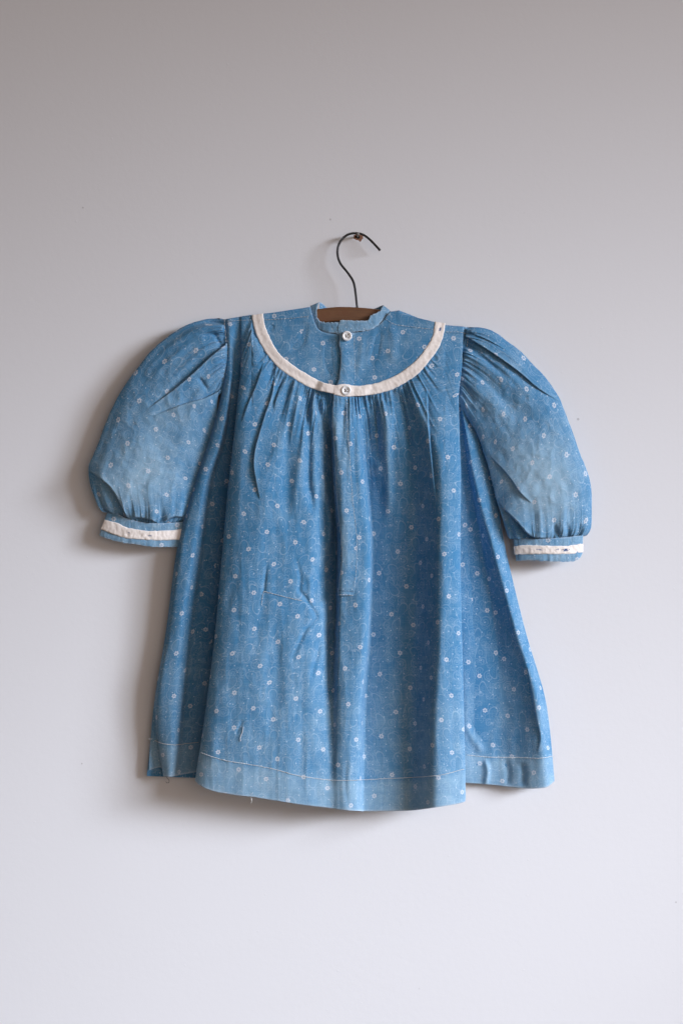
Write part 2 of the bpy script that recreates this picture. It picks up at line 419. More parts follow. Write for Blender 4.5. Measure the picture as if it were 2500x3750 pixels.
#  name: hem y, x at levels, d at levels
FE = [
 ('f0',   2821, [818, 824, 804, 764, 713, 648, 608, 561, 528],       [40, 40, 38, 36, 34, 30, 26, 20, 18]),
 ('f05',  2808, [821, 827, 807, 768, 717, 653, 613, 566, 606],       [44, 44, 44, 46, 46, 42, 36, 24, 10]),
 ('f1',   2841, [826, 832, 813, 776, 726, 662, 622, 576, 606],       [54, 56, 60, 64, 66, 64, 60, 54, 44]),
 ('f2',   2842, [838, 843, 832, 802, 750, 704, 658, 634, 618],       [62, 62, 66, 72, 74, 74, 72, 70, 66]),
 ('f3',   2834, [862, 862, 850, 830, 790, 758, 722, 690, 662],       [60, 42, 30, 22, 18, 14, 12, 12, 12]),
 ('f4',   2824, [876, 880, 876, 862, 848, 826, 800, 764, 722],       [58, 40, 28, 22, 18, 14, 12, 12, 12]),
 ('c',    2855, [884, 884, 870, 855, 838, 815, 789, 753, 708],       [63, 66, 78, 96, 106, 114, 118, 118, 116]),
 ('f6',   2890, [916, 916, 908, 898, 884, 868, 846, 812, 762],       [67, 80, 100, 124, 136, 146, 152, 154, 150]),
 ('f7',   2922, [995, 990, 985, 985, 985, 985, 978, 968, 952],       [70, 84, 104, 126, 140, 152, 160, 162, 160]),
 ('f8',   2948, [1110, 1112, 1118, 1122, 1126, 1134, 1130, 1120, 1112], [72, 83, 97, 112, 124, 134, 146, 154, 158]),
 ('f9',   2959, [1190, 1195, 1200, 1204, 1212, 1228, 1222, 1216, 1212], [74, 80, 78, 64, 54, 56, 84, 122, 144]),
 ('f10',  2963, [1226, 1228, 1222, 1220, 1228, 1246, 1242, 1236, 1236], [75, 82, 93, 107, 121, 133, 140, 144, 148]),
 ('f11',  2966, [1285, 1285, 1278, 1296, 1316, 1336, 1326, 1290, 1272], [75, 82, 94, 112, 128, 142, 150, 154, 154]),
 ('f12',  2968, [1298, 1300, 1300, 1318, 1337, 1356, 1346, 1316, 1306], [74, 82, 88, 104, 116, 128, 138, 142, 140]),
 ('f13',  2969, [1315, 1318, 1316, 1332, 1348, 1366, 1360, 1340, 1334], [74, 80, 78, 62, 42, 34, 38, 58, 84]),
 ('f14',  2967, [1470, 1470, 1480, 1490, 1502, 1510, 1508, 1498, 1490], [73, 80, 80, 72, 62, 56, 58, 66, 82]),
 ('f15',  2955, [1590, 1596, 1602, 1612, 1620, 1622, 1618, 1606, 1602], [71, 84, 106, 132, 154, 166, 174, 178, 176]),
 ('e',    2931, [1694, 1692, 1679, 1683, 1687, 1685, 1690, 1698, 1704], [62, 68, 86, 106, 120, 128, 132, 132, 128]),
 ('f17',  2866, [1698, 1692, 1674, 1674, 1675, 1672, 1674, 1682, 1690], [54, 50, 44, 36, 28, 22, 18, 16, 16]),
 ('f18',  2876, [1702, 1695, 1680, 1697, 1718, 1756, 1796, 1826, 1822], [50, 44, 36, 26, 16, 12, 12, 12, 14]),
 ('f19',  2885, [1706, 1698, 1686, 1706, 1728, 1786, 1862, 1930, 1940], [48, 46, 44, 44, 42, 42, 44, 46, 44]),
 ('f20',  2884, [1710, 1701, 1690, 1712, 1740, 1806, 1886, 1970, 1990], [46, 46, 46, 50, 54, 60, 64, 64, 58]),
 ('f21',  2860, [1717, 1708, 1706, 1768, 1806, 1851, 1922, 2004, 2034], [46, 42, 30, 20, 16, 16, 16, 16, 16]),
]
TOPX = [800, 850, 922, 966, 1050, 1100, 1135, 1148, 1170, 1235, 1300, 1350, 1390, 1416, 1427, 1460, 1500, 1550, 1590, 1630, 1680, 1730]
TOPY = [1174, 1164, 1152, 1148, 1140, 1133, 1126, 1178, 1217, 1231, 1226, 1217, 1197, 1168, 1141, 1136, 1152, 1172, 1182, 1190, 1194, 1200]
def ytop(x): return np.interp(x, TOPX, TOPY)

# trim / yoke curves (left to right)
TRO = [(922,1153),(927,1188),(950,1251),(985,1308),(1028,1354),(1080,1389),(1137,1420),(1194,1437),(1226,1444)]
TRI = [(964,1148),(968,1182),(988,1234),(1016,1285),(1057,1326),(1103,1357),(1160,1389),(1194,1403),(1230,1412)]
TRO2 = [(1223,1446),(1263,1453),(1309,1451),(1367,1445),(1424,1430),(1481,1403),(1527,1371),(1568,1326),(1602,1280),(1622,1228),(1630,1184)]
TRI2 = [(1226,1411),(1263,1406),(1309,1413),(1367,1405),(1424,1386),(1481,1354),(1527,1314),(1562,1268),(1585,1222),(1591,1177)]
YX = [922, 927, 950, 985, 1028, 1080, 1137, 1194, 1263, 1309, 1367, 1424, 1481, 1527, 1568, 1602, 1622, 1630]
YY = [1153, 1188, 1251, 1308, 1354, 1389, 1420, 1440, 1451, 1449, 1443, 1428, 1401, 1369, 1324, 1278, 1228, 1184]
def yoke_low(x): return np.interp(x, YX, YY, left=1150, right=1184)

BODY_CREASES = [
 ([(1008,1345),(995,1436),(961,1539),(926,1694),(949,1832)], 12, 13, 's'),
 ([(962,1330),(935,1410),(905,1480),(882,1545)], 8, 9, 's'),
 ([(1040,1385),(1015,1440),(1000,1500)], 7, 9, 's'),
 ([(1128,1430),(1131,1600),(1128,1750),(1148,1880)], 19, 14, 'v'),
 ([(1150,1440),(1185,1540),(1206,1600),(1215,1700)], 14, 12, 'v'),
 ([(1090,1420),(1060,1540),(1040,1640)], 7, 12, 'v'),
 ([(1170,1650),(1190,1800),(1212,1930),(1190,2050)], 9, 12, 'r'),
 ([(1215,1560),(1222,1750),(1230,1900),(1222,2060),(1226,2190)], 12, 15, 'v'),
 ([(1085,2040),(1099,2125),(1096,2161),(1117,2187),(1142,2228),(1157,2258),(1124,2299),(1099,2345),(1066,2427)], 5.5, 8, 'v'),
 ([(1150,2060),(1172,2110),(1150,2170),(1160,2230)], 5, 13, 'v'),
 ([(1120,2090),(1135,2140),(1140,2190)], 3.5, 12, 'r'),
 ([(1175,2345),(1155,2420),(1138,2490)], 5, 9, 'v'),
 ([(1229,2151),(1221,2279),(1214,2330),(1214,2420),(1208,2580)], 11, 13, 'v'),
 ([(1180,2200),(1184,2300),(1178,2440)], 6, 16, 'r'),
 ([(965,2166),(972,2110),(980,2050)], 4.5, 6, 'V'),
 ([(889,2636),(876,2665),(862,2690)], 2.5, 5, 'v'),
 ([(1563,1420),(1570,1560),(1580,1671),(1595,1821)], 7, 8, 't'),
 ([(1400,1450),(1414,1522),(1420,1671),(1428,1895)], 14, 18, 'r'),
 ([(1372,1450),(1378,1560),(1382,1700)], 12, 14, 'v'),
 ([(1460,1430),(1480,1520),(1500,1650)], 11, 14, 'v'),
 ([(1330,1450),(1350,1560),(1362,1680)], 8, 9, 'v'),
 ([(1270,2780),(1264,2860),(1276,2962)], 2, 9, 'v'),
 ([(1060,1500),(1050,1700),(1058,1950)], 10, 26, 'v'),
 ([(990,1900),(975,2100),(940,2400)], 7, 34, 'v'),
 ([(1020,2250),(1010,2450),(1000,2700)], 5, 30, 'v'),
 ([(1100,2500),(1105,2700),(1090,2900)], 5, 26, 'v'),
 ([(860,2100),(850,2160),(825,2240)], 2.5, 16, 'v'),
 ([(1925,2440),(1948,2560),(1962,2640),(1975,2700),(1962,2760)], 9, 8, 's'),
 ([(1775,2780),(1785,2830),(1775,2880)], 9, 9, 'r'),
 ([(1850,2780),(1860,2830),(1855,2880)], 6, 12, 'v'),
 ([(1905,2790),(1915,2830),(1912,2880)], 7, 12, 'v'),
 ([(1700,2650),(1740,2720),(1770,2760)], 6, 14, 'r'),
]

def body_disp(px, py):
    s = py-yoke_low(px)
    sc = np.maximum(s, 0)
    t = 1268+(px-1268)/(1+0.00125*np.minimum(sc, 520))
    inside = sstep(-4, 14, s)*sstep(905, 965, t)*(1-sstep(1545, 1620, t))
    # fine gathers, merging into broader ones
    t1 = t/10.5+0.9*N1.n2(t/60.0, sc/120.0)
    g1 = np.abs(2*N1.fbm(t1, sc/420.0, 2))**0.8
    g2 = N2.fbm(t/34.0+0.5*N3.n2(t/90., sc/200.), sc/700.0+5, 2)
    g3 = N3.fbm(t/70.0, sc/1200.0+9, 2)
    centre = 0.55+0.45*np.exp(-((t-1260)/190.0)**2)
    out = inside*centre*(-17.0*(g1-0.35)*np.exp(-sc/140.0)+34.0*g2*np.exp(-sc/260.0)*sstep(0, 50, s)+38*g3*np.exp(-sc/700.0)*sstep(10, 120, s))
    out += creases(px, py, BODY_CREASES)
    low = sstep(1500, 2000, py)
    out += low*(5.0*N4.fbm(px/95.0, py/620.0, 3)) + 2.2*N2.fbm(px/120.0+3, py/170.0, 4)
    out += -2.8*np.abs(N1.fbm(px/48.0+7, py/260.0, 3))*(0.4+0.6*low)-2.2*np.abs(N3.fbm(px/75.0+2, py/110.0, 3))
    # hem band is doubled and puckers a little along the seam
    return out

NU, NV = 660, 640
names = [f[0] for f in FE]
YT = np.array([ytop(f[2][0]) for f in FE]); YH = np.array([f[1] for f in FE], float)
vv = np.linspace(0, 1, NV)
Xf = np.zeros((len(FE), NV)); Df = np.zeros((len(FE), NV)); Yf = np.zeros((len(FE), NV))
for i, f in enumerate(FE):
    Yf[i] = YT[i]+vv*(YH[i]-YT[i])
    Xf[i] = pchip(LV, f[2], Yf[i]); Df[i] = pchip(LV, f[3], Yf[i])
seg = np.hypot(np.diff(Xf[:, -200]), np.diff(Df[:, -200]))
uf = np.concatenate([[0], np.cumsum(np.maximum(seg, 10))]); uf /= uf[-1]
uu = np.linspace(0, 1, NU)
X = pchip(uf, Xf, uu); D = pchip(uf, Df, uu)          # (NU, NV)
X = blur(X, 3, 0); D = blur(D, 4, 0)
YHu = pchip(uf, YH[:, None], uu)[:, 0]
YTu = ytop(X[:, 0])
X, D = X.T, D.T                                        # rows v, cols u
R0 = 15.0
Y = (YTu+R0)[None, :]+vv[:, None]*(YHu-YTu-R0)[None, :]
wts = sstep(0, 0.03, uu)*(1-sstep(0.97, 1, uu))
DISP = body_disp(X, Y)
D = D+DISP*(0.25+0.75*wts)[None, :]
D = np.maximum(D, 9)
Y = Y+(3.0*N3.fbm(X/160.0, X*0+2.2, 3))*sstep(0.8, 1, vv)[:, None]
# fabric coordinates
ds = np.hypot(np.diff(X, axis=1), np.diff(D, axis=1))
U = np.concatenate([np.zeros((NV, 1)), np.cumsum(ds, 1)], 1)
ic = int(np.argmin(np.abs(X[NV//2]-1270)))
U = U-U[:, ic:ic+1]
U = blur(U, 10, 0)
UV = np.stack([U, Y], -1)
fade_lit = 0.10+0.10*N1.fbm(X/240.0, Y/240.0, 3)+0.26*sstep(2150, 2950, Y)  # lower skirt paler: real fading plus its brighter light put into the colour
hemw = (YHu[None, :]-Y)
fade_lit += 0.32*(1-sstep(95, 112, hemw))+0.10*np.exp(-(hemw-108)**2/60.0)
fade_lit += np.clip(DISP-blur(blur(DISP, 12, 1), 6, 0), 0, 6)*0.05
raw = 0.75*np.exp(-np.maximum(hemw, 0)/3.0)
# doubled hem turned inside, and shoulder rolled over to the back
rowsX, rowsY, rowsD, rowsF, rowsR = [X], [Y], [D], [fade_lit], [raw]
def stack(before, x, y, d):
    global X, Y, D, fade_lit, raw, UV
    k = len(x)
    z = np.zeros_like(x)
    if before:
        UV = np.concatenate([np.stack([np.repeat(UV[:1, :, 0], k, 0), y-20], -1), UV], 0)
        X = np.concatenate([x, X]); Y = np.concatenate([y, Y]); D = np.concatenate([d, D])
        fade_lit = np.concatenate([np.repeat(fade_lit[:1], k, 0), fade_lit]); raw = np.concatenate([z, raw])
    else:
        UV = np.concatenate([UV, np.stack([np.repeat(UV[-1:, :, 0], k, 0), 2*UV[-1:, :, 1]-y], -1)], 0)
        X = np.concatenate([X, x]); Y = np.concatenate([Y, y]); D = np.concatenate([D, d])
        fade_lit = np.concatenate([fade_lit, np.repeat(fade_lit[-1:], k, 0)]); raw = np.concatenate([raw, z])
EX = X.copy(); EY = Y.copy(); ED = D.copy()            # plain outer face, used to place trims
ang = np.radians(np.array([170, 145, 120, 95, 70, 45, 22]))[:, None]
x0, d0, y0 = X[:1], D[:1], Y[:1]
stack(True, np.repeat(x0, 7, 0), y0-R0*np.sin(ang), np.maximum(d0-R0*1.1+R0*1.1*np.cos(ang), 6))
off = np.array([[0.6, 1.2], [1.0, 2.4], [-3, 3.6], [-30, 4.5], [-70, 5.0]])
kk = [-1, -1, -3, -14, -28]
stack(False, X[kk], Y[kk]+np.array([[0.6], [1.0], [0], [0], [0]]), np.maximum(D[kk]-off[:, 1:], 4))
front = adopt(grid('front_panel', world(X, Y, D), M_CLOTH, None, UV, {'fade_lit': fade_lit, 'raw': raw}))

# depth map of the outermost cloth so far (for trims)
RES = 2.0; W_, H_ = 1250, 1875
def make_map(x, y, d):
    m = np.full((H_, W_), -1.0)
    for oy in (0, 1):
        for ox in (0, 1):
            np.maximum.at(m, (np.clip((y/RES).astype(int)+oy, 0, H_-1), np.clip((x/RES).astype(int)+ox, 0, W_-1)), d)
    for _ in range(30):
        hole = m < 0
        if not hole.any(): break
        g = m.copy()
        for sh in ((1, 0), (-1, 0), (0, 1), (0, -1)): g = np.maximum(g, np.roll(m, sh, (0, 1)))
        m = np.where(hole, g, m)
    return m
DMAP = make_map(EX, EY, ED)
def depth(x, y):
    x = np.asarray(x, float)/RES; y = np.asarray(y, float)/RES
    xi = np.clip(x.astype(int), 0, W_-2); yi = np.clip(y.astype(int), 0, H_-2); fx = x-xi; fy = y-yi
    return ((DMAP[yi, xi]*(1-fx)+DMAP[yi, xi+1]*fx)*(1-fy)+(DMAP[yi+1, xi]*(1-fx)+DMAP[yi+1, xi+1]*fx)*fy)

# ------------------------------------------------------------------ back panel
nb, mb = 160, 200
v = np.linspace(0, 1, mb)[:, None]; u = np.linspace(0, 1, nb)[None, :]
yl = 1172+v*(2834-1172)
xl = pchip(LV, FE[0][2], yl[:, 0])[:, None]+3; xr = pchip(LV, FE[-1][2], yl[:, 0])[:, None]-3
bx = xl+u*(xr-xl)
neck = np.interp(bx[0], TOPX, TOPY)+14
neck = np.where((bx[0] > 1130) & (bx[0] < 1432), 1172, neck)
by = neck[None, :]+v*(2842+10*np.sin(u*np.pi*2)-neck[None, :])
bd = 9+4*N1.fbm(bx/120.0, by/700.0, 2)+(1-sstep(0, 0.08, v))*16+2*np.sin(u*np.pi)
bd = np.clip(bd, 4, 30)
adopt(grid('back_panel', world(bx, by, bd), M_CLOTH, None, np.stack([bx+900, by], -1), {'fade_lit': bx*0+0.05, 'raw': bx*0}))

# ------------------------------------------------------------------ strips laid on the dress
def resample(pts, n):
    p = np.asarray(pts, float)
    L = np.concatenate([[0], np.cumsum(np.hypot(*np.diff(p[:, :2], axis=0).T))])
    return pchip(L, p, np.linspace(0, L[-1], n))

def strip(name, A, B, n, m, lift, mat, jit=0.8, soft=6, wr=0.0, seed=0, fade_lit=0.3, edge=2.2, extra=None, dfun=None, turn=True, rawamt=0.8, rawr=1.0, torn=None, uvoff=(0, 0)):
    """a sheet between curve A (upper/left edge) and B; lies LIFT above the cloth below, edges turned under"""
    a = resample(A, n); b = resample(B, n)
    w = np.linspace(0, 1, m)[None, :, None]
    P = a[:, None, :]*(1-w)+b[:, None, :]*w
    x, y = P[..., 0], P[..., 1]
    i = np.arange(n)[:, None]
    j = np.linspace(0, 1, m)[None, :]
    wob = jit*(N2.fbm(i/4.0+seed, j*1.3+seed, 2))
    tx = b-a; L = np.hypot(tx[:, 0], tx[:, 1])[:, None]
    edgew = np.abs(2*j-1)**3
    x = x+wob*edgew*tx[:, :1]/L*1.5; y = y+wob*edgew*tx[:, 1:]/L*1.5
    d = (dfun or depth)(x, y)
    d = blur(blur(d, soft, 0), max(2, soft//2), 1) if soft else d
    d = d+lift+wr*N3.fbm(x/16.0+seed, y/22.0, 3)+wr*0.8*N1.fbm(x/7.0+seed, y/9.0, 2)
    ew = L*np.minimum(j, 1-j)
    d = d-2.2*np.exp(-ew/edge)
    if extra is not None: d = d+extra(x, y, j)
    raw = rawamt*np.exp(-ew/1.6)*np.where(j > 0.5, rawr, 1.0)
    fd = fade_lit+0.25*N4.fbm(x/60.0, y/60.0, 3)+0.35*np.exp(-ew/4.0)*np.where(j > 0.5, rawr, 1.0)
    uv = np.stack([x+uvoff[0], y+uvoff[1]], -1)
    at = {'fade_lit': fd, 'raw': raw}
    if torn is not None: at['torn'] = torn(x, y)
    if turn:      # turned-under edges
        def ap(arr, l, r): return np.concatenate([l, arr, r], 1)
        dn = d
        x = ap(x, x[:, :1]+(x[:, 1:2]-x[:, :1])*1.0, x[:, -1:]+(x[:, -2:-1]-x[:, -1:]))
        y = ap(y, y[:, :1]+(y[:, 1:2]-y[:, :1])*1.0, y[:, -1:]+(y[:, -2:-1]-y[:, -1:]))
        d = ap(dn, dn[:, :1]-lift*0.7-1, dn[:, -1:]-lift*0.7-1)
        uv = np.concatenate([uv[:, :1], uv, uv[:, -1:]], 1)
        at = {k_: ap(q, q[:, :1], q[:, -1:]) for k_, q in at.items()}
    o = adopt(grid(name, world(x, y, d), mat, None, uv, at))
    return o, x, y, d

# yoke (flat, ungathered, over the top of the panel)
NECK = [(1136,1124),(1142,1146),(1150,1172),(1166,1206),(1194,1218),(1235,1224),(1298,1217),(1344,1210),(1384,1191),(1411,1163),(1426,1139)]
MID = [(943,1153),(948,1186),(969,1244),(1000,1297),(1043,1340),(1092,1373),(1149,1405),(1194,1420),(1250,1430),(1309,1430),(1367,1425),(1424,1408),(1481,1378),(1527,1342),(1565,1297),(1594,1250),(1606,1205),(1611,1184)]
YCR = [([(1000,1190),(985,1215)], 4, 8, 'v'), ([(1390,1195),(1375,1280),(1355,1340)], 5, 14, 'v'), ([(1430,1170),(1440,1260),(1430,1330)], 4, 18, 'r'),
       ([(1205,1230),(1200,1300),(1215,1390)], 5, 14, 'v'), ([(1120,1180),(1110,1240),(1060,1290)], 4, 16, 'v'), ([(1330,1230),(1322,1300),(1310,1380)], 3, 12, 'r')]
def yoke_extra(x, y, j): return creases(x, y, YCR)+2.5*N2.fbm(x/60.0, y/70.0, 3)
yo, yx, yy, yd = strip('yoke', NECK, MID, 220, 110, 3.0, M_CLOTH, jit=0.3, soft=10, extra=yoke_extra, fade_lit=0.16, turn=False, rawamt=0.1, uvoff=(40, 25))
m2 = make_map(yx, yy, yd); DMAP = np.where(m2 > 0, np.maximum(np.where((DMAP > 0), DMAP, m2), np.where(m2 > DMAP, m2, DMAP)), DMAP)

# placket with its own fold, right over left
PL = [(1243,1218),(1240,1262),(1246,1300),(1244,1350),(1240,1385),(1228,1420),(1221,1453),(1216,1522),(1225,1694),(1233,1838),(1245,1953),(1250,2039),(1239,2153),(1238,2182)]
PR = [(1300,1216),(1298,1262),(1301,1320),(1303,1380),(1290,1420),(1272,1459),(1272,1500),(1280,1648),(1294,1838),(1308,1981),(1308,2067),(1301,2153),(1298,2180)]
def pl_extra(x, y, j): return 10.0*(1-sstep(0.2, 1.0, j))+0*x
po, qx, qy, qd = strip('placket', PL, PR, 330, 22, 0.9, M_CLOTH, jit=1.6, soft=5, wr=1.1, extra=pl_extra, rawr=0.0, fade_lit=0.26, seed=3, uvoff=(17, 60))
m2 = make_map(qx, qy, qd); DMAP = np.where(m2 > DMAP, m2, DMAP)

# cream tape round the yoke, left half under, right half over the placket
def torn_left(x, y): return 0.0*x
def torn_right(x, y): return 0.9*(np.hypot((x-1611)/5.0, (y-1206)/7.0+0.5*(x-1611)/5.0) < 1)
t1, *_ = strip('yoke_trim', TRI, TRO, 150, 16, 2.6, M_TRIM, jit=1.3, soft=6, wr=1.2, seed=7, torn=torn_left)
t1['label'] = 'cream tape curving from the left shoulder to the placket'
t2, tx_, ty_, td_ = strip('yoke_trim', TRI2, TRO2, 190, 16, 2.8, M_TRIM, jit=1.3, soft=6, wr=1.4, seed=12, torn=torn_right)
t2['label'] = 'cream tape curving from the placket to the right shoulder'
m2 = make_map(tx_, ty_, td_); DMAP = np.where(m2 > DMAP, m2, DMAP)

# ------------------------------------------------------------------ collar band (front halves and the back of the neck)
def collar_d(x, y):
    c = np.clip(np.abs(x-1280)/146.0, 0, 1)
    return 84-30*c**2.6
CL_T = [(1170,1106),(1164,1120),(1160,1138),(1160,1158),(1164,1166),(1169,1174),(1180,1178),(1194,1181),(1240,1180),(1256,1181)]
CL_B = [(1136,1120),(1140,1140),(1148,1165),(1156,1188),(1165,1206),(1180,1213),(1194,1218),(1240,1223),(1256,1224)]
CR_T = [(1240,1186),(1246,1174),(1275,1172),(1326,1175),(1338,1175),(1349,1168),(1354,1158),(1361,1153),(1372,1149),(1384,1142),(1394,1132),(1402,1117)]
CR_B = [(1238,1226),(1246,1225),(1298,1217),(1344,1211),(1384,1192),(1413,1162),(1428,1137)]
c1, *_ = strip('collar', CL_T, CL_B, 110, 14, 2.0, M_CLOTH, jit=2.2, soft=0, wr=1.6, fade_lit=0.4, dfun=collar_d, seed=21, uvoff=(300, 12))
c1['label'] = 'left half of the narrow stand collar'
c2, *_ = strip('collar', CR_T, CR_B, 130, 14, 5.0, M_CLOTH, jit=2.4, soft=0, wr=1.6, fade_lit=0.45, dfun=collar_d, seed=25, uvoff=(310, 40))
c2['label'] = 'right half of the narrow stand collar'
BT = np.array([(1170,1106,50),(1181,1112,36),(1194,1124,22),(1230,1142,15),(1285,1150,13),(1345,1142,15),(1380,1126,22),(1391,1121,34),(1402,1117,50)], float)
p = resample(BT, 70); w = np.linspace(0, 1, 8)[None, :]
bxx = p[:, :1]+0*w; byy = p[:, 1:2]+38*w+1.2*N2.fbm(p[:, :1]/6.0, w*0+3, 2); bdd = np.maximum(p[:, 2:3]-3*w, 5)
o = adopt(grid('collar', world(bxx, byy, bdd), M_CLOTH, None, np.stack([bxx+500, byy], -1), {'fade_lit': bxx*0+0.1, 'raw': np.repeat(0.7*np.exp(-w*38/2.0), 70, 0)}))
o['label'] = 'back of the narrow stand collar'

# ------------------------------------------------------------------ sleeves
def sleeve(label, sec, seam_bow, cr, fades, seed, gath, sgn, cufftop):
    """sec rows: outer x,y, inner x,y, depth outer, depth inner, bulge front; t runs outer -> inner"""
    sec = np.asarray(sec, float)
    mid = 0.5*(sec[:, :2]+sec[:, 2:4])
    L = np.concatenate([[0], np.cumsum(np.hypot(*np.diff(sec[:, :2], axis=0).T)+np.hypot(*np.diff(mid, axis=0).T))])
    ns, nt, nbk = 330, 300, 60
    s = np.linspace(0, 1, ns)
    Q = pchip(L/L[-1], sec, s); Q = blur(Q, 3, 0)
    Q[0, :4] = sec[0, :4]; Q[-1, :4] = sec[-1, :4]
    t = 0.5-0.5*np.cos(np.pi*np.linspace(0, 1, nt))
    t = 0.6*t+0.4*np.linspace(0, 1, nt)
    T = t[None, :]; SS = s[:, None]
    ox, oy, ix, iy, do, di, bf = [Q[:, i:i+1] for i in range(7)]
    x = ox+(ix-ox)*T; y = oy+(iy-oy)*T
    # curved section lines: bow along the sleeve near the ends
    ax = -(iy-oy); ay = (ix-ox); al = np.hypot(ax, ay)+1e-6
    bow = seam_bow*(1-sstep(0, 0.35, SS))*np.sin(np.pi*T)
    x = x+bow*sgn; 
    prof = np.sin(np.pi*np.clip(T, 0, 1))**0.62*(1.0-0.38*T)
    d = do+(di-do)*T+bf*prof
    # gathers from the two seams
    len_s = SS*L[-1]*0.5; len_e = (1-SS)*L[-1]*0.5
    hw = np.hypot(ix-ox, iy-oy)
    gt = T*26+0.9*N1.n2(T*9+seed, SS*4)
    g = np.abs(2*N2.fbm(gt+seed, SS*2.2, 2))**0.8
    gb = N3.fbm(T*10+seed, SS*2.0, 2)
    topw = np.clip(1.25-1.0*T, 0.25, 1)
    d = d+sstep(0, 0.02, SS)*topw*gath[0]*(-9*(g-0.35)*np.exp(-len_s/58.0)+17*gb*np.exp(-len_s/150.0))
    ge = np.abs(2*N4.fbm(T*20+seed*3+0.6*N1.n2(T*7, SS*9), (1-SS)*2.4, 2))**0.8
    gg = N1.fbm(T*9+seed*2, SS*2.0+4, 2)
    d = d+gath[1]*(-11*(ge-0.35)*np.exp(-len_e/34.0)+18*gg*np.exp(-len_e/75.0))*(1-np.exp(-len_e/6.0))
    dsp = creases(x, y, cr)-7.0*np.abs(N3.fbm(x/85.0+seed*7, y/85.0, 3))-3.0*np.abs(N1.fbm(x/40.0+seed*3, y/52.0, 2))+3.0*N4.fbm(x/120.0+seed, y/120.0, 4)+1.2*N2.fbm(x/34.0+seed, y/34.0, 3)
    d = d+dsp*np.sin(np.pi*T)**0.35
    # silhouettes that are not ruled
    wob = 2.5*N3.fbm(SS*16+seed, T*0+1.0, 3)*(np.exp(-T*9)+np.exp(-(1-T)*9))
    x = x+wob*ay*0/al+wob*(ox-ix)/al; y = y+wob*(oy-iy)/al
    ct = smooth_line(cufftop, 6); ke = sstep(0.86, 1.0, SS)
    y = y*(1-ke)+ke*(y+(np.interp(x, ct[:, 0], ct[:, 1])+4-(oy+(iy-oy)*T)))
    d = np.maximum(d, 7)
    # back half of the tube
    tb = np.linspace(1, 0, nbk+2)[1:-1][None, :]
    xb = ox+(ix-ox)*tb+seam_bow*(1-sstep(0, 0.35, SS))*np.sin(np.pi*tb)*sgn; yb = oy+(iy-oy)*tb
    db = np.maximum(do+(di-do)*tb-0.9*np.minimum(bf, 40)*np.sin(np.pi*tb)**0.6, 4.0)
    XX = np.concatenate([x, xb], 1); YY_ = np.concatenate([y, yb], 1); DD = np.concatenate([d, db], 1)
    e = np.hypot(np.hypot(np.diff(x, axis=1), np.diff(y, axis=1)), np.diff(blur(d, 3, 1), axis=1))
    Uc = np.concatenate([np.zeros((ns, 1)), np.cumsum(e, 1)], 1); Uc = Uc-Uc[:, nt//2:nt//2+1]; Uc = blur(Uc, 10, 0)
    cen = np.stack([x[:, nt//2], y[:, nt//2]], -1)
    ll = np.concatenate([[0], np.cumsum(np.hypot(*np.diff(cen, axis=0).T))])[:, None]+0*T
    uvf = np.stack([Uc+seed*211, ll+seed*97], -1)
    uvb = np.stack([xb+2000, yb], -1)
    fd = 0.12+0.12*N1.fbm(x/150.0, y/150.0, 3)
    for (fx, fy, fr, fa) in fades: fd = fd+fa*np.exp(-(((x-fx)**2+(y-fy)**2)/fr**2))
    fd = fd+np.clip(dsp-blur(blur(dsp, 10, 1), 10, 0), 0, 6)*0.05
    fd = np.concatenate([fd, xb*0+0.1], 1)
    o = grid('sleeve', world(XX, YY_, DD), M_CLOTH, None, np.concatenate([uvf, uvb], 1), {'fade_lit': fd, 'raw': XX*0}, closed_u=True)
    adopt(o); o['label'] = label
    return o, (x[-1], y[-1], d[-1])

SL = [
 (824, 1172, 812, 1440, 50, 42, 4),
 (800, 1166, 800, 1450, 48, 40, 25),
 (777, 1166, 798, 1462, 46, 38, 34),
 (704, 1183, 796, 1490, 44, 35, 46),
 (639, 1217, 797, 1520, 42, 32, 50),
 (583, 1258, 792, 1555, 42, 29, 52),
 (526, 1318, 784, 1590, 42, 27, 55),
 (478, 1383, 776, 1628, 42, 26, 57),
 (441, 1439, 769, 1664, 42, 25, 59),
 (409, 1496, 762, 1700, 42, 24, 62),
 (387, 1548, 756, 1735, 42, 24, 64),
 (369, 1597, 751, 1765, 42, 24, 66),
 (344, 1662, 746, 1795, 42, 24, 69),
 (324, 1718, 742, 1825, 42, 24, 71),
 (329, 1763, 738, 1850, 42, 24, 69),
 (348, 1803, 732, 1872, 42, 24, 57),
 (373, 1847, 710, 1893, 38, 24, 30),
 (397, 1877, 694, 1914, 34, 24, 8),
]
SLC = [
 ([(822,1262),(770,1305),(704,1367),(643,1419),(540,1496)], 19, 13, 'S'),
 ([(800,1432),(740,1460),(684,1475),(560,1522)], 15, 12, 'S'),
 ([(726,1380),(748,1410),(762,1432)], 8, 8, 'v'),
 ([(780,1215),(800,1250),(812,1270)], 10, 8, 'v'),
 ([(720,1225),(770,1222),(815,1235)], 6, 7, 'v'),
 ([(760,1180),(800,1185),(820,1195)], 7, 6, 'v'),
 ([(450,1450),(410,1530),(385,1610),(352,1690)], 6, 12, 'v'),
 ([(322,1725),(352,1742),(404,1785),(443,1826),(466,1860),(492,1895)], 26, 13, 's'),
 ([(346,1775),(375,1830),(402,1868)], 9, 7, 'v'),
 ([(485,1858),(512,1858),(545,1864),(578,1882)], 17, 9, 's'),
 ([(598,1876),(632,1868),(672,1872)], 17, 9, 's'),
 ([(620,1480),(600,1560),(560,1680)], 5, 40, 'v'),
 ([(520,1380),(470,1470),(440,1560)], 4, 30, 'r'),
 ([(500,1550),(440,1572),(410,1590)], 4, 8, 'v'),
]
